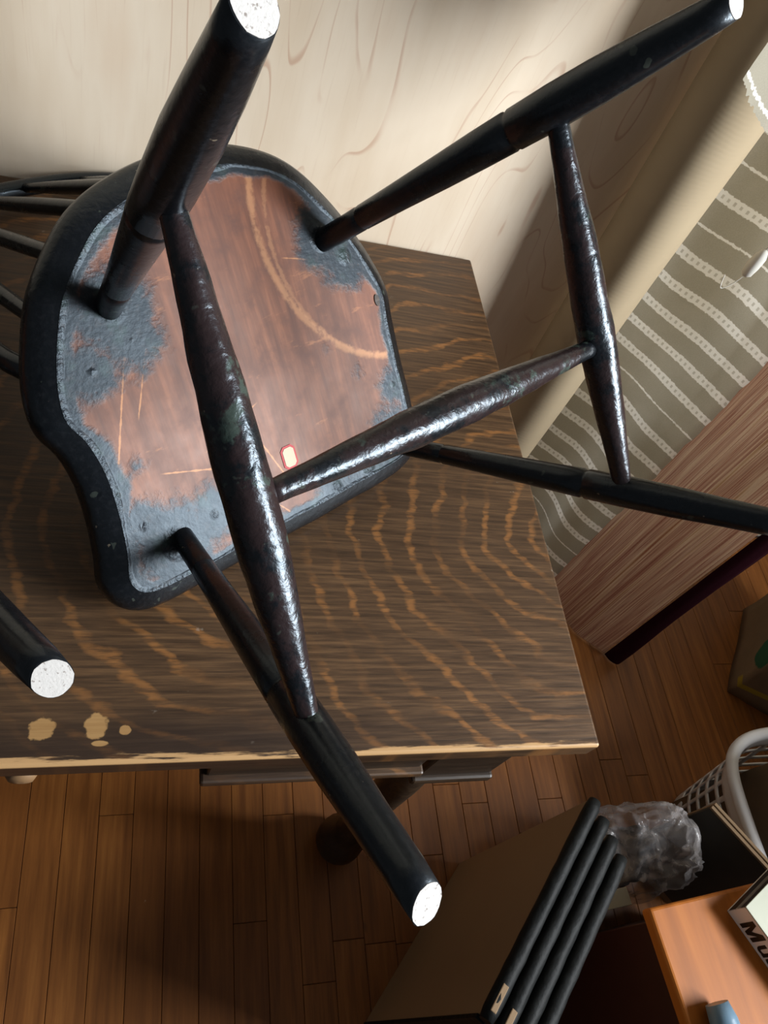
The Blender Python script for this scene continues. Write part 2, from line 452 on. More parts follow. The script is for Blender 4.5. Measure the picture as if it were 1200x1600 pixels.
# ------------------------------------------------------------------ setting
fl = box('floor', -1.7, 2.15, -1.6, 1.0, -.03, -.0035, M['subfloor'], bev=0)
tag(fl, kind='structure')
SW = .0565
nx = 0; x = -1.30
plank_meshes = {}
def plank_mesh(L):
    key = round(L, 2)
    if key not in plank_meshes:
        bm = bmesh.new(); box_bm(bm, 0, SW - .0007, 0, key - .0008, -.0035, 0, .0007, 1)
        me = bpy.data.meshes.new('plank'); bmesh.ops.recalc_face_normals(bm, faces=bm.faces); bm.to_mesh(me); bm.free()
        me.materials.append(M['floor']); plank_meshes[key] = me
    return plank_meshes[key]
rp = random.Random(21)
xs = -.52
while xs < 2.05:
    y = -.62 - rp.random() * .25
    while y < .985:
        L = round(rp.choice((.35, .5, .62, .8, .95, 1.1)), 2)
        if y + L > .985: L = round(.99 - y, 2)
        if L < .02: break
        o = bpy.data.objects.new('plank', plank_mesh(L)); C.objects.link(o); o.parent = fl
        o.location = (xs, y, 0); y += L
    xs += SW

wb = box('wall_back', -1.7, .735, .993, 1.05, 0, 2.4, M['plywood'], bev=0); tag(wb, kind='structure')
wb2 = box('wall_recess', .736, 2.15, 1.0, 1.05, 0, 2.4, M['wall_paint'], bev=0); tag(wb2, kind='structure')
# right wall with the window opening
bm = bmesh.new()
wy0, wy1, wz0, wz1 = WY - .72, WY + .72, WZ - .525, WZ + .525
box_bm(bm, 2.15, 2.27, wy1, 1.05, 0, 2.4); box_bm(bm, 2.15, 2.27, -1.7, wy0, 0, 2.4)
box_bm(bm, 2.15, 2.27, wy0, wy1, 0, wz0); box_bm(bm, 2.15, 2.27, wy0, wy1, wz1, 2.4)
wr = bm_obj('wall_right', bm, M['wall_paint']); tag(wr, kind='structure')
hw = box('added_shade_block', 1.64, 1.74, -.45, .46, 0, 1.12, M['wall_paint'], bev=.004); tag(hw, kind='structure')  # unseen block, added to keep window light off the floor at right
wf = empty('window_1', (2.15, WY, wz0)); tag(wf, kind='structure')
bm = bmesh.new()
for a in ((-.72, -.70, 0, 1.05), (.70, .72, 0, 1.05), (-.70, .70, 0, .025), (-.70, .70, 1.025, 1.05)):
    box_bm(bm, .04, .09, a[0], a[1], a[2], a[3], .003)
bm_obj('window_frame', bm, M['book_white'], wf)
box('window_sill', -.04, .0, -.75, .75, -.03, 0, M['book_white'], wf)

# ------------------------------------------------------------------ the desk
desk = empty('desk', ((DX0 + DX1) / 2, (DY0 + DY1) / 2, 0))
tag(desk, 'dark quarter-sawn oak desk with worn front edge, upturned chairs on its top', 'desk')
def dpart(o):
    o.parent = desk; o.matrix_parent_inverse = Matrix.Translation(-desk.location); return o
dpart(box('desk_top', DX0, DX1, DY0, DY1, DZ - .030, DZ, M['oak_top'], bev=.0035, seg=3))
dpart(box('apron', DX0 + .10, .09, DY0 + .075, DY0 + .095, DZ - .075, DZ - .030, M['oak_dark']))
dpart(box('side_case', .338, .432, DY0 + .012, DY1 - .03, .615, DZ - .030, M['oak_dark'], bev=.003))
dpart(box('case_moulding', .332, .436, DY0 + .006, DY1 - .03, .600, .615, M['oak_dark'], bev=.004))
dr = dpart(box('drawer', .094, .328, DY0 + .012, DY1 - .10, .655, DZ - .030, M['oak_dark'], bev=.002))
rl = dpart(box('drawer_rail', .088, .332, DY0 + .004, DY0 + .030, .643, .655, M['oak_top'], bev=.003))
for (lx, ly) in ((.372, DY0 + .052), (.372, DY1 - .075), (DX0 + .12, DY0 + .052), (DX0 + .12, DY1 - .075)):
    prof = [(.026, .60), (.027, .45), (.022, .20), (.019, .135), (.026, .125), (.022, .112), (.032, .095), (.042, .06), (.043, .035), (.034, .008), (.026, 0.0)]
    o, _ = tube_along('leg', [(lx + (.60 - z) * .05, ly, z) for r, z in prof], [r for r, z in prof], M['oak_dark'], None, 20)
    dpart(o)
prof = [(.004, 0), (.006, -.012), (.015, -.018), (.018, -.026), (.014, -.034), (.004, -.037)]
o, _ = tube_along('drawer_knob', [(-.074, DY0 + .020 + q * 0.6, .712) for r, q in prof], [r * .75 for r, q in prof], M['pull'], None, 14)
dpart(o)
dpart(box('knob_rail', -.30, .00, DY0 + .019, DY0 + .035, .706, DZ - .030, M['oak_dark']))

# ------------------------------------------------------------------ the upturned Windsor chair
RW = Matrix(((0.8228853657, 0.3911856928, -0.4121085157),
             (0.5677932593, -0.5937940695, 0.5701047428),
             (-0.0216907739, -0.7031232870, -0.7107370495)))
TW = Vector((0.1231022258, 0.5420333600, -0.5818909150 + 1.48))
H = .40
LEGS = {'A': ((-.1297, -.1079, 0), (-.2076, -.2132, -H)), 'B': ((.1188, -.1120, 0), (.1997, -.2020, -H)),
        'C': ((.1573, .1327, 0), (.2439, .2198, -H)), 'D': ((-.1385, .1134, 0), (-.2475, .2200, -H))}
JT = {'A': .600, 'B': .660, 'C': .635, 'D': .655}
OUT = [(-.2011, .1293), (-.1945, .1029), (-.188, .0645), (-.1862, .0252), (-.1915, -.0058), (-.2005, -.0257), (-.1997, -.046), (-.1914, -.0733), (-.1749, -.1085), (-.162, -.128), (-.1428, -.1487), (-.1171, -.1709), (-.0854, -.186), (-.0378, -.1977), (.0117, -.2006), (.0412, -.1979), (.0785, -.186), (.1062, -.1679), (.1316, -.1390), (.1516, -.1090), (.1685, -.0761), (.1805, -.0425), (.1790, -.009), (.1779, .0392), (.1790, .0833), (.1765, .1200), (.1640, .1420), (.1173, .1480), (.0793, .1480), (.0243, .1493), (-.0087, .1485), (-.0867, .1488), (-.1316, .1492), (-.1850, .1465)]

def make_chair():
    root = empty('windsor_chair')
    # --- seat
    N = 240
    out = resample(catmull([(a, b, 0) for a, b in OUT], True, 8), N, True)
    nrm = []
    for i in range(N):
        d = out[(i + 3) % N] - out[i - 3]
        nn = Vector((d.y, -d.x, 0)).normalized()
        if nn.dot(out[i]) < 0: nn = -nn
        nrm.append(nn)
    for _ in range(6): nrm = [(nrm[i - 1] + nrm[i] * 2 + nrm[(i + 1) % N]).normalized() for i in range(N)]
    def ring(off, z): return [out[i] + nrm[i] * off + Vector((0, 0, z)) for i in range(N)]
    # sides and top as one mesh, underside as another
    prof = [(0, 0), (.006, .0030), (.016, .0090), (.0205, .0150), (.0215, .0220), (.0205, .0300), (.016, .0370), (.008, .0405)]
    verts = []; faces = []
    for off, z in prof: verts += ring(off, z)
    ctr = Vector((0, -.02, 0))
    tops = [(.90, .0410), (.75, .0370), (.5, .0300), (.25, .0280)]
    for s, z in tops: verts += [ctr + (out[i] - ctr) * s + Vector((0, 0, z)) for i in range(N)]
    L = len(prof) + len(tops)
    for j in range(L - 1):
        for i in range(N):
            i2 = (i + 1) % N
            faces.append((j * N + i, j * N + i2, (j + 1) * N + i2, (j + 1) * N + i))
    verts.append(ctr + Vector((0, 0, .0275))); cidx = len(verts) - 1
    for i in range(N): faces.append(((L - 1) * N + i, (L - 1) * N + (i + 1) % N, cidx))
    seat = link_mesh('seat', verts, faces, M['seat_side'], root)
    verts = []; faces = []; vals = []
    K = 40
    pts_paint = [(-.128, -.105, .050, .9), (-.165, -.06, .035, .8), (-.12, -.075, .045, .75), (.115, -.115, .040, 1.0), (.14, -.09, .045, .85), (.155, .12, .055, .9), (.165, .06, .030, .8), (-.145, .115, .055, .95), (-.17, .085, .04, .8), (-.10, .105, .04, .8), (-.05, .13, .035, .8), (.05, .14, .04, .85), (.10, .135, .04, .9), (.085, -.005, .020, .42), (.118, .03, .022, .40), (-.06, .085, .02, .55), (-.155, .03, .018, .5)]
    for k in range(K + 1):
        s = 1 - (k / K) ** 1.0
        for i in range(N):
            p = ctr + (out[i] - ctr) * s
            jag = noise.noise(Vector((p.x * 90, p.y * 90, 0)))
            zz = 0.0
            verts.append(p + Vector((0, 0, zz)))
            de = (out[i] - ctr).length * (1 - s)
            v = max(0, 1.25 - de / (.014 + .010 * noise.noise(Vector((out[i].x * 30, out[i].y * 30, 3))) + (.006 if p.x < -.05 else 0)))
            for (px, py, pr, a) in pts_paint:
                dd = math.hypot(p.x - px, p.y - py) / pr
                v = max(v, a * max(0, 1.35 - dd))
            vals.append(min(v, 1.1))
    for k in range(K):
        for i in range(N):
            i2 = (i + 1) % N
            faces.append((k * N + i, k * N + i2, (k + 1) * N + i2, (k + 1) * N + i))
    me = bpy.data.meshes.new('seat_underside')
    me.from_pydata([tuple(v) for v in verts], [], faces); me.update()
    a = me.attributes.new('paint', 'FLOAT', 'POINT')
    a.data.foreach_set('value', vals)
    for p in me.polygons: p.use_smooth = True
    # face towards -z
    if me.polygons[10].normal.z > 0: me.flip_normals()
    uo = bpy.data.objects.new('seat_underside', me); C.objects.link(uo); uo.parent = root
    me.materials.append(M['seat_under'])
    uo.location.z = -.0004
    uo['label'] = 'bare red-brown underside with remains of black paint'
    # plugged hole near the edge
    bm = bmesh.new()
    bmesh.ops.create_cone(bm, cap_ends=True, segments=16, radius1=.0050, radius2=.0050, depth=.002)
    kn = bm_obj('wooden_plug', bm, M['oak_dark'], root); kn.location = (.1705, -.036, -.0006); kn.scale = (.7, 1.3, 1)
    # --- legs
    joints = {}
    for l, (a, b) in LEGS.items():
        a = Vector(a); b = Vector(b); d = (b - a)
        front = l in 'CD'
        tj = JT[l]
        rk = [(-.05, .0118), (0, .0118), (.10, .0120), (.128, .0121), (.132, .0114), (.136, .0114), (.140, .0123), (.25, .0134), (.38, .0152), (.48, .0164), (tj - .104, .0170), (tj - .100, .0158), (tj - .094, .0158), (tj - .090, .0172), (tj, .0176), (.75, .0170), (.86, .0150), (.95, .0126), (1.0, .0112)]
        if front: rk = [(s, r * .92 if s < .9 else r * 1.04) for s, r in rk]
        n_ = Vector((0, 0, 1))
        pts = [a + d * s for s, r in rk]
        o, endring = tube_along('leg', pts, [r for s, r in rk], M['leg_paint'], root, 26, end_plane=(b, n_), wob=.03, seed=ord(l))
        # bare end, a thin disc let into the cut
        cc = b
        ring_ = [cc + (q - cc) * .965 + Vector((0, 0, -.0004)) for q in endring]
        rag = [cc + (q - cc) * (1 + .05 * noise.noise(q * 300)) for q in ring_]
        back = [q + Vector((0, 0, .002)) for q in rag]
        nn = len(rag)
        fs = [tuple(range(nn))] + [tuple(range(nn, 2 * nn))[::-1]] + [(i, (i + 1) % nn, nn + (i + 1) % nn, nn + i) for i in range(nn)]
        e = link_mesh('leg_end', rag + back, fs, M['leg_end'], o, smooth=False)
        e['label'] = 'pale bare cut end of the leg'
        joints[l] = a + d * tj
    def stretcher(p, q, rmax, rend, seed, mid=.5):
        pts = []; rr = []
        K = 40
        for i in range(K + 1):
            s = i / K
            pts.append(p.lerp(q, s))
            k = s / mid if s < mid else (1 - s) / (1 - mid)
            r = rend + (rmax - rend) * (math.sin(min(k, 1) * math.pi / 2) ** 1.5)
            rr.append(r)
        return tube_along('stretcher', pts, rr, M['stretcher_paint'], root, 26, wob=.07, seed=seed)[0]
    s1 = stretcher(joints['A'], joints['D'], .0178, .0082, 5, .52)
    s2 = stretcher(joints['B'], joints['C'], .0172, .0088, 9, .52)
    m1 = joints['A'].lerp(joints['D'], .535); m2 = joints['B'].lerp(joints['C'], .565)
    dm = (m2 - m1).normalized()
    s3 = stretcher(m1 + dm * .012, m2 - dm * .012, .0158, .0082, 13, .5)
    # --- back: bow and spindles
    def bow_pt(s):   # s -1..1
        a = s * math.pi / 2
        x_ = math.sin(a); z_ = math.cos(a)
        x = .205 * math.copysign(abs(x_) ** .75, x_); z = .04 + .385 * (abs(z_) ** .62)
        if abs(s) > .98: x *= 1
        k = (z - .04) / .385
        x *= (.90 + .10 * math.sin(min(1, k * 3.0) * math.pi / 2))
        y = -.052 - .205 * k
        return Vector((x, y, z - (.015 if abs(s) > .995 else 0)))
    bp = [bow_pt(-1 + 2 * i / 72) for i in range(73)]
    tube_along('bow', bp, [.0105] * 73, M['spindle_paint'], root, 14)
    NS = 7
    for i in range(NS):
        f_ = (i - (NS - 1) / 2) / ((NS - 1) / 2)
        ang = f_ * 1.06
        a = Vector((.192 * math.sin(ang), -.19 * math.cos(ang), .030))
        b = bow_pt(f_ * .50)
        pts = [a.lerp(b, s / 12) for s in range(13)]
        rr = [.0066 + .0022 * math.sin(min(1, s / 12 * 1.15) * math.pi) ** 1 if s / 12 * 1.15 < 1 else .0058 for s in range(13)]
        tube_along('spindle', pts, rr, M['spindle_paint'], root, 12)
    # --- paper sticker
    st = empty_part = None
    sx, sy, hw, hh, ch = .0016, .0850, .0092, .0125, .004
    def octo(w, h, c, z): return [(sx - w + c, sy - h, z), (sx + w - c, sy - h, z), (sx + w, sy - h + c, z), (sx + w, sy + h - c, z), (sx + w - c, sy + h, z), (sx - w + c, sy + h, z), (sx - w, sy + h - c, z), (sx - w, sy - h + c, z)]
    def slab(name, w, h, c, z0, z1, mat, par):
        v = octo(w, h, c, z0) + octo(w, h, c, z1)
        fs = [tuple(range(8)), tuple(range(8, 16))[::-1]] + [(i, (i + 1) % 8, 8 + (i + 1) % 8, 8 + i) for i in range(8)]
        return link_mesh(name, v, fs, mat, par, smooth=False)
    st = slab('paper_sticker', hw, hh, ch, -.0011, -.0003, M['sticker_red'], root)
    st['label'] = 'small cream paper sticker with red border'
    slab('sticker_face', hw - .0022, hh - .0022, ch - .001, -.0015, -.0010, M['sticker_white'], st)
    return root

chair = make_chair()
tag(chair, 'black worn Windsor chair upturned on oak desk, red-brown seat underside and four legs in view', 'chair', 'upturned chairs on the desk')
chair.matrix_world = Matrix.Translation(TW) @ RW.to_4x4()

def copy_tree(o, parent=None):
    c = o.copy(); C.objects.link(c); c.parent = parent
    for ch in list(o.children):
        copy_tree(ch, c)
    return c
chair2 = copy_tree(chair)
tag(chair2, 'second black chair, only one leg with white end reaching in at left edge', 'chair', 'upturned chairs on the desk')
ct = TW + RW @ Vector(LEGS['C'][1])
tgt = Vector((-.034, .178, ct.z))
phi = math.radians(-13)
chair2.matrix_world = Matrix.Translation(tgt) @ Matrix.Rotation(phi, 4, 'Z') @ Matrix.Translation(-ct) @ Matrix.Translation(TW) @ RW.to_4x4()

# ------------------------------------------------------------------ curtains in the corner
def drape(name, path, z0, z1, mat, amp=0.0, waves=3, nu=60, nz=50, thick=.0016, fold=None, seed=0, ragged=0.0):
    P = resample(catmull([(a, b, 0) for a, b in path], False, 10), nu, False)
    Ls = [0]
    for a, b in zip(P, P[1:]): Ls.append(Ls[-1] + (b - a).length)
    verts = []; uvs = []
    for j in range(nz + 1):
        tz = j / nz
        for i in range(nu):
            d = (P[min(i + 1, nu - 1)] - P[max(i - 1, 0)]).normalized()
            nn = Vector((d.y, -d.x, 0))
            z = z0 + (z1 - z0) * tz
            w = amp * math.sin(i / (nu - 1) * waves * 2 * math.pi + 1.2 * math.sin(tz * 4 + seed)) * (.6 + .4 * math.sin(tz * 5 + seed * 2))
            w += amp * 1.3 * noise.noise(Vector((Ls[i] * 9 + seed, z * 4.5, seed)))
            p = P[i] + nn * w
            if ragged and i in (0, nu - 1): p = p + d * ragged * noise.noise(Vector((z * 120, seed, i)))
            zz = z
            if ragged and j == 0: zz += ragged * noise.noise(Vector((Ls[i] * 120, seed, 3)))
            verts.append(Vector((p.x, p.y, zz))); uvs.append((Ls[i], z))
    faces = [(j * nu + i, j * nu + i + 1, (j + 1) * nu + i + 1, (j + 1) * nu + i) for j in range(nz) for i in range(nu - 1)]
    me = bpy.data.meshes.new(name); me.from_pydata([tuple(v) for v in verts], [], faces); me.update()
    ul = me.uv_layers.new(name='UVMap')
    for lp in me.loops: ul.data[lp.index].uv = uvs[lp.vertex_index]
    for p in me.polygons: p.use_smooth = True
    me.materials.append(mat)
    o = bpy.data.objects.new(name, me); C.objects.link(o)
    return o

# rolled gauze fold by the plywood
N = 30
verts = []; uvs = []; nzr = 60
for j in range(nzr + 1):
    z = .02 + 2.3 * j / nzr
    for k in range(N + 1):
        a = 2 * math.pi * k / N
        r = (.050 + .010 * (z - .5 if z < 1.6 else 1.1)) * (1 + .04 * math.sin(3 * a + z * 2) + .05 * noise.noise(Vector((math.cos(a) * 1.2, math.sin(a) * 1.2, z * 2.5))))
        verts.append((.716 - .028 * (z - .5) + r * math.cos(a), .915 + r * math.sin(a), z)); uvs.append((a * .052, z))
faces = [(j * (N + 1) + k, j * (N + 1) + k + 1, (j + 1) * (N + 1) + k + 1, (j + 1) * (N + 1) + k) for j in range(nzr) for k in range(N)]
me = bpy.data.meshes.new('gauze_curtain'); me.from_pydata(verts, [], faces); me.update()
ul = me.uv_layers.new(name='UVMap')
for lp in me.loops: ul.data[lp.index].uv = uvs[lp.vertex_index]
for p in me.polygons: p.use_smooth = True
me.materials.append(M['gauze'])
o = bpy.data.objects.new('gauze_curtain', me); C.objects.link(o)
tag(o, 'smooth beige curtain gathered into an upright roll beside the plywood wall', 'curtain')

o = drape('linen_curtain', [(.800, .972), (.835, .92), (.875, .86), (.935, .768)], .02, 2.3, M['linen'], .014, 1.4, 90, 120, seed=1.3, ragged=.004)
tag(o, 'long grey linen curtain with white ladder stripes hanging behind the desk corner', 'curtain', 'linen curtains in the corner')
o = drape('linen_curtain', [(.640, .846), (.630, .79), (.616, .73), (.606, .665)], 1.165, 2.3, M['linen'], .004, 1.2, 60, 60, seed=4.1, ragged=.006)
tag(o, 'shorter linen flap with frayed hem at the top right corner of the photo', 'curtain', 'linen curtains in the corner')
o = drape('striped_drape', [(.945, .785), (.985, .745), (1.03, .69), (1.088, .632)], .004, 2.3, M['rose'], .006, 1.5, 60, 60, seed=2.2)
tag(o, 'rose and brown vertically striped woven drape reaching the floor beside the linen curtain', 'curtain')
o = drape('maroon_drape', [(1.094, .632), (1.108, .616), (1.125, .608), (1.15, .625)], .003, 2.3, M['maroon'], .004, 1, 30, 40, seed=6.2)
tag(o, 'dark maroon cloth edge hanging next to the rose striped drape', 'curtain')

# white tassel and loose thread on the linen
ts = empty('curtain_tassel', (.842, .838, .948))
tag(ts, 'small white tassel with loose thread hanging on the linen at the right photo edge', 'tassel')
prof = [(.002, .020), (.006, .016), (.009, .008), (.0095, 0), (.010, -.010), (.0085, -.022), (.004, -.027)]
tube_along('tassel_head', [(0, 0, z) for r, z in prof], [r for r, z in prof], M['thread'], ts, 14, wob=.15, seed=3)
pts = catmull([(0, 0, -.025), (-.006, .002, -.045), (-.016, .004, -.058), (-.022, .005, -.050), (-.026, .006, -.036)], False, 8)
tube_along('loose_thread', pts, [.0009] * len(pts), M['thread'], ts, 6)
pts = [(0, 0, .018 + .05 * k) for k in range(20)]
tube_along('cord', pts, [.0012] * len(pts), M['thread'], ts, 6)

# ------------------------------------------------------------------ stack of black-edged boards
A0 = Vector((.640, .206, 0)); A1 = Vector((.430, -.020, 0))
du = (A1 - A0).normalized(); dn = Vector((-du.y, du.x, 0))
if dn.x < 0: dn = -dn
Lb = (A1 - A0).length
names = ['brown-faced board with black rounded edge, nearest the desk in the stack of four', 'second black-edged board of the stack, counted from the brown face',
         'third black-edged board of the stack, chipped pale at its near end', 'outermost black-edged board of the stack, beside the plastic bag']
for i in range(4):
    bd = empty('edged_board', A0 + dn * (.0232 * i) + du * (.012 * i))
    bd.rotation_euler = (0, 0, math.atan2(du.y, du.x))
    tag(bd, names[i], 'board', 'stack of black-edged boards')
    s = 1 if (Matrix.Rotation(math.atan2(du.y, du.x), 3, 'Z') @ Vector((0, 1, 0))).dot(dn) > 0 else -1
    hh = .497 - .004 * i; th = .019; LL = Lb + .004 - .006 * (i % 2)
    y0, y1 = (0, th) if s > 0 else (-th, 0)
    box('board_face', 0, LL, min(y0, y1) + .001, max(y0, y1) - .001, 0, hh - .012, M['panel_face'], bd, bev=.001)
    # black half-round along the top, bumpy
    pts = [(LL * k / 24 - .004 + .008 * (k / 24), (y0 + y1) / 2, hh - .010) for k in range(25)]
    tube_along('black_edging', pts, [.0106 if 0 < k < 24 else .0085 for k in range(25)], M['panel_edge'], bd, 14, wob=.09, seed=i * 3)
    box('end_strip', LL, LL + .006, min(y0, y1), max(y0, y1), 0, hh - .020, M['panel_edge'], bd, bev=.001)
    if i in (0, 1, 2):
        box('bare_chip', LL - .040 + .008 * i, LL - .006, (y0 + y1) / 2 - .0045, (y0 + y1) / 2 + .0035, hh - .004, hh + .0008, M['bare'], bd, bev=.0012)

# ------------------------------------------------------------------ chest, book, black slab
ch = empty('wooden_chest', (.716, .066, 0), math.radians(5))
tag(ch, 'orange pine chest with bright top and shaded side painted dark red at bottom right', 'chest')
box('chest_body', .018, .31, -.60, -.016, 0, .428, M['chest_shaded'], ch, bev=.002)
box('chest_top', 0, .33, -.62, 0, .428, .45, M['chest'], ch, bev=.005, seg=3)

ANG = math.atan2(.049, .098)
bk = empty('lettered_box', (.8425, .0515, .4505), ANG)      # local +x along the back edge, local -y along the lettered side
tag(bk, 'white box with bold black letters on its side lying on the pine chest', 'box')
BW, BL, BH = .19, .25, .040
box('box_core', .0012, BW, -BL, -.0012, 0, BH - .002, M['book_white'], bk, bev=.0006)
box('box_lid', 0, BW + .001, -BL - .001, .0, BH - .002, BH, M['book_top'], bk, bev=.0006)
box('lettered_side', 0, .0012, -BL, 0, 0, BH - .002, M['book_white'], bk, bev=.0)
for z0, z1, mt, pr in ((.0, .004, 'book_white', .0), (.004, .018, 'ink', .0002), (.018, .029, 'book_grey', .0), (.029, .038, 'ink', .0002)):
    box('side_band', 0, BW, -.0012, pr, z0, z1, M[mt], bk, bev=0)
def letters(txt, size, mat, parent, mtx, extr=.0004, bold=.0):
    cu = bpy.data.curves.new('lettering', 'FONT'); cu.body = txt; cu.size = size; cu.extrude = extr; cu.offset = bold
    tmp = bpy.data.objects.new('lettering', cu); C.objects.link(tmp)
    dg = bpy.context.evaluated_depsgraph_get(); dg.update()
    me = bpy.data.meshes.new_from_object(tmp.evaluated_get(dg))
    bpy.data.objects.remove(tmp); me.materials.clear(); me.materials.append(mat)
    o = bpy.data.objects.new('lettering', me); C.objects.link(o); o.parent = parent; o.matrix_local = mtx
    return o
# text reads along local -y, upright along z, facing local -x
mt = Matrix(((0, 0, -1, -.0003), (-1, 0, 0, -.020), (0, 1, 0, .0065), (0, 0, 0, 1)))
LH, LW, ST = .027, .027, .0062            # bold capital cut as one outline
om = [(0, 0), (0, LH), (ST * 1.15, LH), (LW / 2, LH * .42), (LW - ST * 1.15, LH), (LW, LH), (LW, 0), (LW - ST, 0), (LW - ST, LH * .62), (LW / 2 + ST * .42, 0), (LW / 2 - ST * .42, 0), (ST, LH * .62), (ST, 0)]
n_ = len(om)
bm = bmesh.new()
f0 = bm.faces.new([bm.verts.new((a, b, 0)) for a, b in om])
r_ = bmesh.ops.extrude_face_region(bm, geom=[f0])
bmesh.ops.translate(bm, vec=(0, 0, .0005), verts=[v for v in r_['geom'] if isinstance(v, bmesh.types.BMVert)])
bmesh.ops.triangulate(bm, faces=bm.faces)
lo = bm_obj('lettering', bm, M['ink'], bk); lo.matrix_local = mt
mt2 = mt.copy(); mt2[1][3] = -.020 - LW - .0045
letters('us', .0385, M['ink'], bk, mt2, .0003, .0007)

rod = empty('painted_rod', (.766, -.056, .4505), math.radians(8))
tag(rod, 'black rounded rod with its bluish lit sheen painted in, lying on the pine chest at the bottom photo edge', 'rod')
tube_along('rod_shaft', [(0, -.40 * k / 20 + .004, .0190) for k in range(21)], [.0150 if k == 0 else .0182 for k in range(21)], plain('black_paint_lit_blue', srgb(112, 142, 164), .35, .5, 60, .2), rod, 22, wob=.03, seed=4)  # black rod; the window's blue sheen is put into its base colour

# ------------------------------------------------------------------ things between chest, boards and curtain
cb = empty('grey_carton', (.726, .078, 0), math.radians(5))
tag(cb, 'narrow grey carton squeezed between black-edged boards and pine chest', 'carton')
box('carton_body', 0, .068, 0, .024, 0, .292, M['card'], cb, bev=.001)
box('carton_lid', -.001, .069, -.001, .025, .292, .296, M['grey_card'], cb, bev=.001)
# clear plastic bag: crumpled film around dark contents
bg = empty('plastic_bag', (.876, .172, .002))
tag(bg, 'clear crumpled plastic bag of dark things between boards and basket', 'bag')
def blob(name, cx, cy, cz, rx, ry, rz, amp, fr, mat, parent, seed, nu=64, nv=40, crease=False, flat=None, pw=.7):
    verts = []; faces = []
    for j in range(nv + 1):
        th = math.pi * j / nv
        for i in range(nu):
            ph = 2 * math.pi * i / nu
            d = Vector((math.sin(th) * math.cos(ph), math.sin(th) * math.sin(ph), math.cos(th)))
            if crease:
                q = d * fr + Vector((seed, seed, seed))
                k = 1 + amp * (1 - 2 * abs(noise.noise(q))) + amp * .5 * (1 - 2 * abs(noise.noise(q * 2.3)))
                k -= amp * .6
            else: k = 1 + amp * noise.fractal(d * fr + Vector((seed, 0, 0)), .6, 2.0, 4)
            e = Vector([math.copysign(abs(c) ** pw, c) for c in d])
            z = cz + e.z * rz * k
            if flat is not None: z = max(z, flat)
            verts.append((cx + e.x * rx * k, cy + e.y * ry * k, z))
    for j in range(nv):
        for i in range(nu):
            i2 = (i + 1) % nu
            faces.append((j * nu + i, j * nu + i2, (j + 1) * nu + i2, (j + 1) * nu + i))
    return link_mesh(name, verts, faces, mat, parent)
t = NT('clear_film'); co = t.coord()
t.bump(t.noise(co, 32, 5, .6, .6), .5, .004)
t.set(Base_Color=(.50, .47, .47, 1), Roughness=.16, Specular_IOR_Level=.8)
cr = t.step(t.noise(co, 16, 4, .6, 1.2), .45, .68)
t.put(t.b.inputs['Alpha'], t.math('ADD', t.math('MULTIPLY', cr, .45), .22))
blob('bag_film', -.004, .0, .160, .104, .072, .158, .14, 2.6, t.m, bg, 5.0, 90, 60, True)
blob('dark_contents', -.015, -.005, .115, .062, .045, .110, .18, 2.0, M['dark_stuff'], bg, 2.0)
blob('dark_contents', .035, .012, .10, .042, .038, .10, .2, 2.4, M['dark_stuff'], bg, 8.0)
# thin board standing against the basket
tb = empty('thin_board', (.988, .218, 0), math.atan2(-.082, .058))
tag(tb, 'thin pale wooden board standing on edge between plastic bag and laundry basket', 'board')
box('board_sheet', 0, .150, 0, .006, 0, .325, M['bare'], tb, bev=.0008)
dkf = plain('dark_olive_board', srgb(58, 54, 46), .7, .4, 30)
box('board_batten', 0, .150, -.007, -.0005, .03, .316, dkf, tb, bev=.0008)
box('edge_strip', 0, .150, -.007, -.0005, .3165, .322, M['bare'], tb, bev=.0008)

# laundry basket
lb = empty('laundry_basket', (1.292, .190, 0))
tag(lb, 'white plastic laundry basket with square holes and thick rim on the floor', 'basket')
def sup(a, ax, ay, n=3.2):
    c_, s_ = math.cos(a), math.sin(a)
    return Vector((ax * math.copysign(abs(c_) ** (2 / n), c_), ay * math.copysign(abs(s_) ** (2 / n), s_), 0))
NB, ZB = 120, 27
BA, BB, BHT = .200, .160, .262
verts = []; faces = []
for j in range(ZB + 1):
    z = .004 + (BHT - .004) * j / ZB; k = .80 + .20 * j / ZB
    for i in range(NB):
        p = sup(2 * math.pi * (i + .5) / NB, BA * k, BB * k); verts.append((p.x, p.y, z))
for j in range(ZB):
    for i in range(NB):
        if 5 <= j <= 22 and (j - 5) % 4 != 3 and i % 4 != 3: continue
        i2 = (i + 1) % NB
        faces.append((j * NB + i, j * NB + i2, (j + 1) * NB + i2, (j + 1) * NB + i))
faces.append(tuple(range(NB)))
w_ = link_mesh('basket_wall', verts, faces, M['white_plastic'], lb)
md = w_.modifiers.new('thickness', 'SOLIDIFY'); md.thickness = .003
pts = [sup(2 * math.pi * i / 96, BA + .006, BB + .006) + Vector((0, 0, BHT + .004 + .012 * math.exp(-((i / 96 - .5) / .09) ** 2))) for i in range(97)]
tube_along('basket_rim', pts, [.0115] * 97, M['white_plastic'], lb, 14, cap=False)

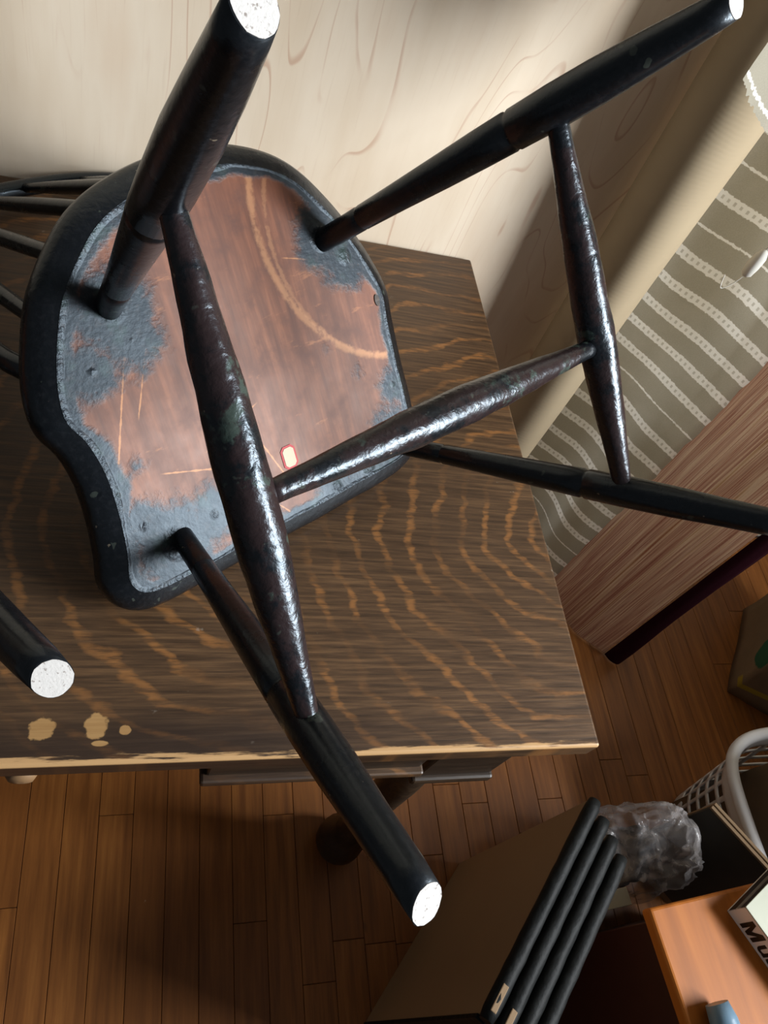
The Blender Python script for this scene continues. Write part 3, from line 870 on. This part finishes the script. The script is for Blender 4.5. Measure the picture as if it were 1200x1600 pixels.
# brown paper bag with green and yellow print
t = NT('printed_brown_paper'); co = t.coord(); xyz = t.sep(co)
c = t.mix(t.noise(co, 14, 4), srgb(112, 92, 68), srgb(140, 116, 88))
q = t.vmath('LENGTH', t.comb(t.math('DIVIDE', t.math('SUBTRACT', xyz[0], .055), .050), 0, t.math('DIVIDE', t.math('SUBTRACT', xyz[2], .13), .045)))
c = t.mix(t.math('SUBTRACT', 1.0, t.step(t.math('ADD', q, t.math('MULTIPLY', t.noise(co, 25, 3), .5)), 1.1, 1.2)), c, srgb(30, 84, 56))
yb = t.math('SUBTRACT', 1.0, t.step(t.math('ABSOLUTE', t.math('SUBTRACT', t.math('ADD', xyz[2], t.math('MULTIPLY', xyz[1], .2)), .045)), .008, .010))
yb = t.math('MULTIPLY', yb, t.math('SUBTRACT', 1.0, t.step(xyz[0], .02, .03)))
c = t.mix(yb, c, srgb(170, 146, 44))
t.bump(t.noise(co, 18, 4, .6, .4), .5, .006)
M['brown_paper'] = t.set(Base_Color=c, Roughness=.85)
def paper_bag(name, loc, rz, w, d, h, seed, mat):
    e = empty(name, loc, rz)
    verts = []; faces = []; nz_ = 14; ns = 10
    per = []
    for k in range(ns): per.append((w * k / ns, 0))
    for k in range(ns): per.append((w, d * k / ns))
    for k in range(ns): per.append((w - w * k / ns, d))
    for k in range(ns): per.append((0, d - d * k / ns))
    n_ = len(per)
    for j in range(nz_ + 1):
        z = h * j / nz_
        for (a, b) in per:
            cr_ = noise.noise(Vector((a * 12 + seed, b * 12, z * 9))) * .010 * (.3 + j / nz_)
            pin = .018 * math.sin(math.pi * j / nz_) * (1 if 0 < b < d else 0)
            verts.append((a + cr_ + (pin if a < w / 2 else -pin), b + noise.noise(Vector((a * 9, b * 12 + seed, z * 9 + 4))) * .012 * (.3 + j / nz_), z + (.006 * noise.noise(Vector((a * 40, b * 40, seed))) if j == nz_ else 0)))
    for j in range(nz_):
        for i in range(n_):
            i2 = (i + 1) % n_
            faces.append((j * n_ + i, j * n_ + i2, (j + 1) * n_ + i2, (j + 1) * n_ + i))
    faces.append(tuple(range(n_)))
    b_ = link_mesh('paper_body', verts, faces, mat, e)
    md = b_.modifiers.new('thickness', 'SOLIDIFY'); md.thickness = .0012
    return e
e = paper_bag('paper_bag', (1.412, .537, .001), math.radians(56), .27, -.16, .36, 1.0, M['brown_paper'])
tag(e, 'crumpled brown paper bag with green and yellow print on the floor at right', 'bag')
t = NT('yellow_banded_paper'); co = t.coord(); xyz = t.sep(co)
c = t.mix(t.noise(co, 14, 4), srgb(98, 78, 56), srgb(122, 98, 72))
bd_ = t.math('SUBTRACT', 1.0, t.step(t.math('ABSOLUTE', t.math('SUBTRACT', t.math('SUBTRACT', xyz[2], t.math('MULTIPLY', xyz[1], .15)), .325)), .008, .010))
t.bump(t.noise(co, 18, 4, .6, .4), .5, .006)
t.set(Base_Color=t.mix(bd_, c, srgb(170, 146, 44)), Roughness=.85)
e = paper_bag('paper_bag', (1.147, .115, .006), math.radians(2), .19, .17, .38, 3.0, t.m)
tag(e, 'brown paper bag with a yellow band standing inside the white laundry basket', 'bag')
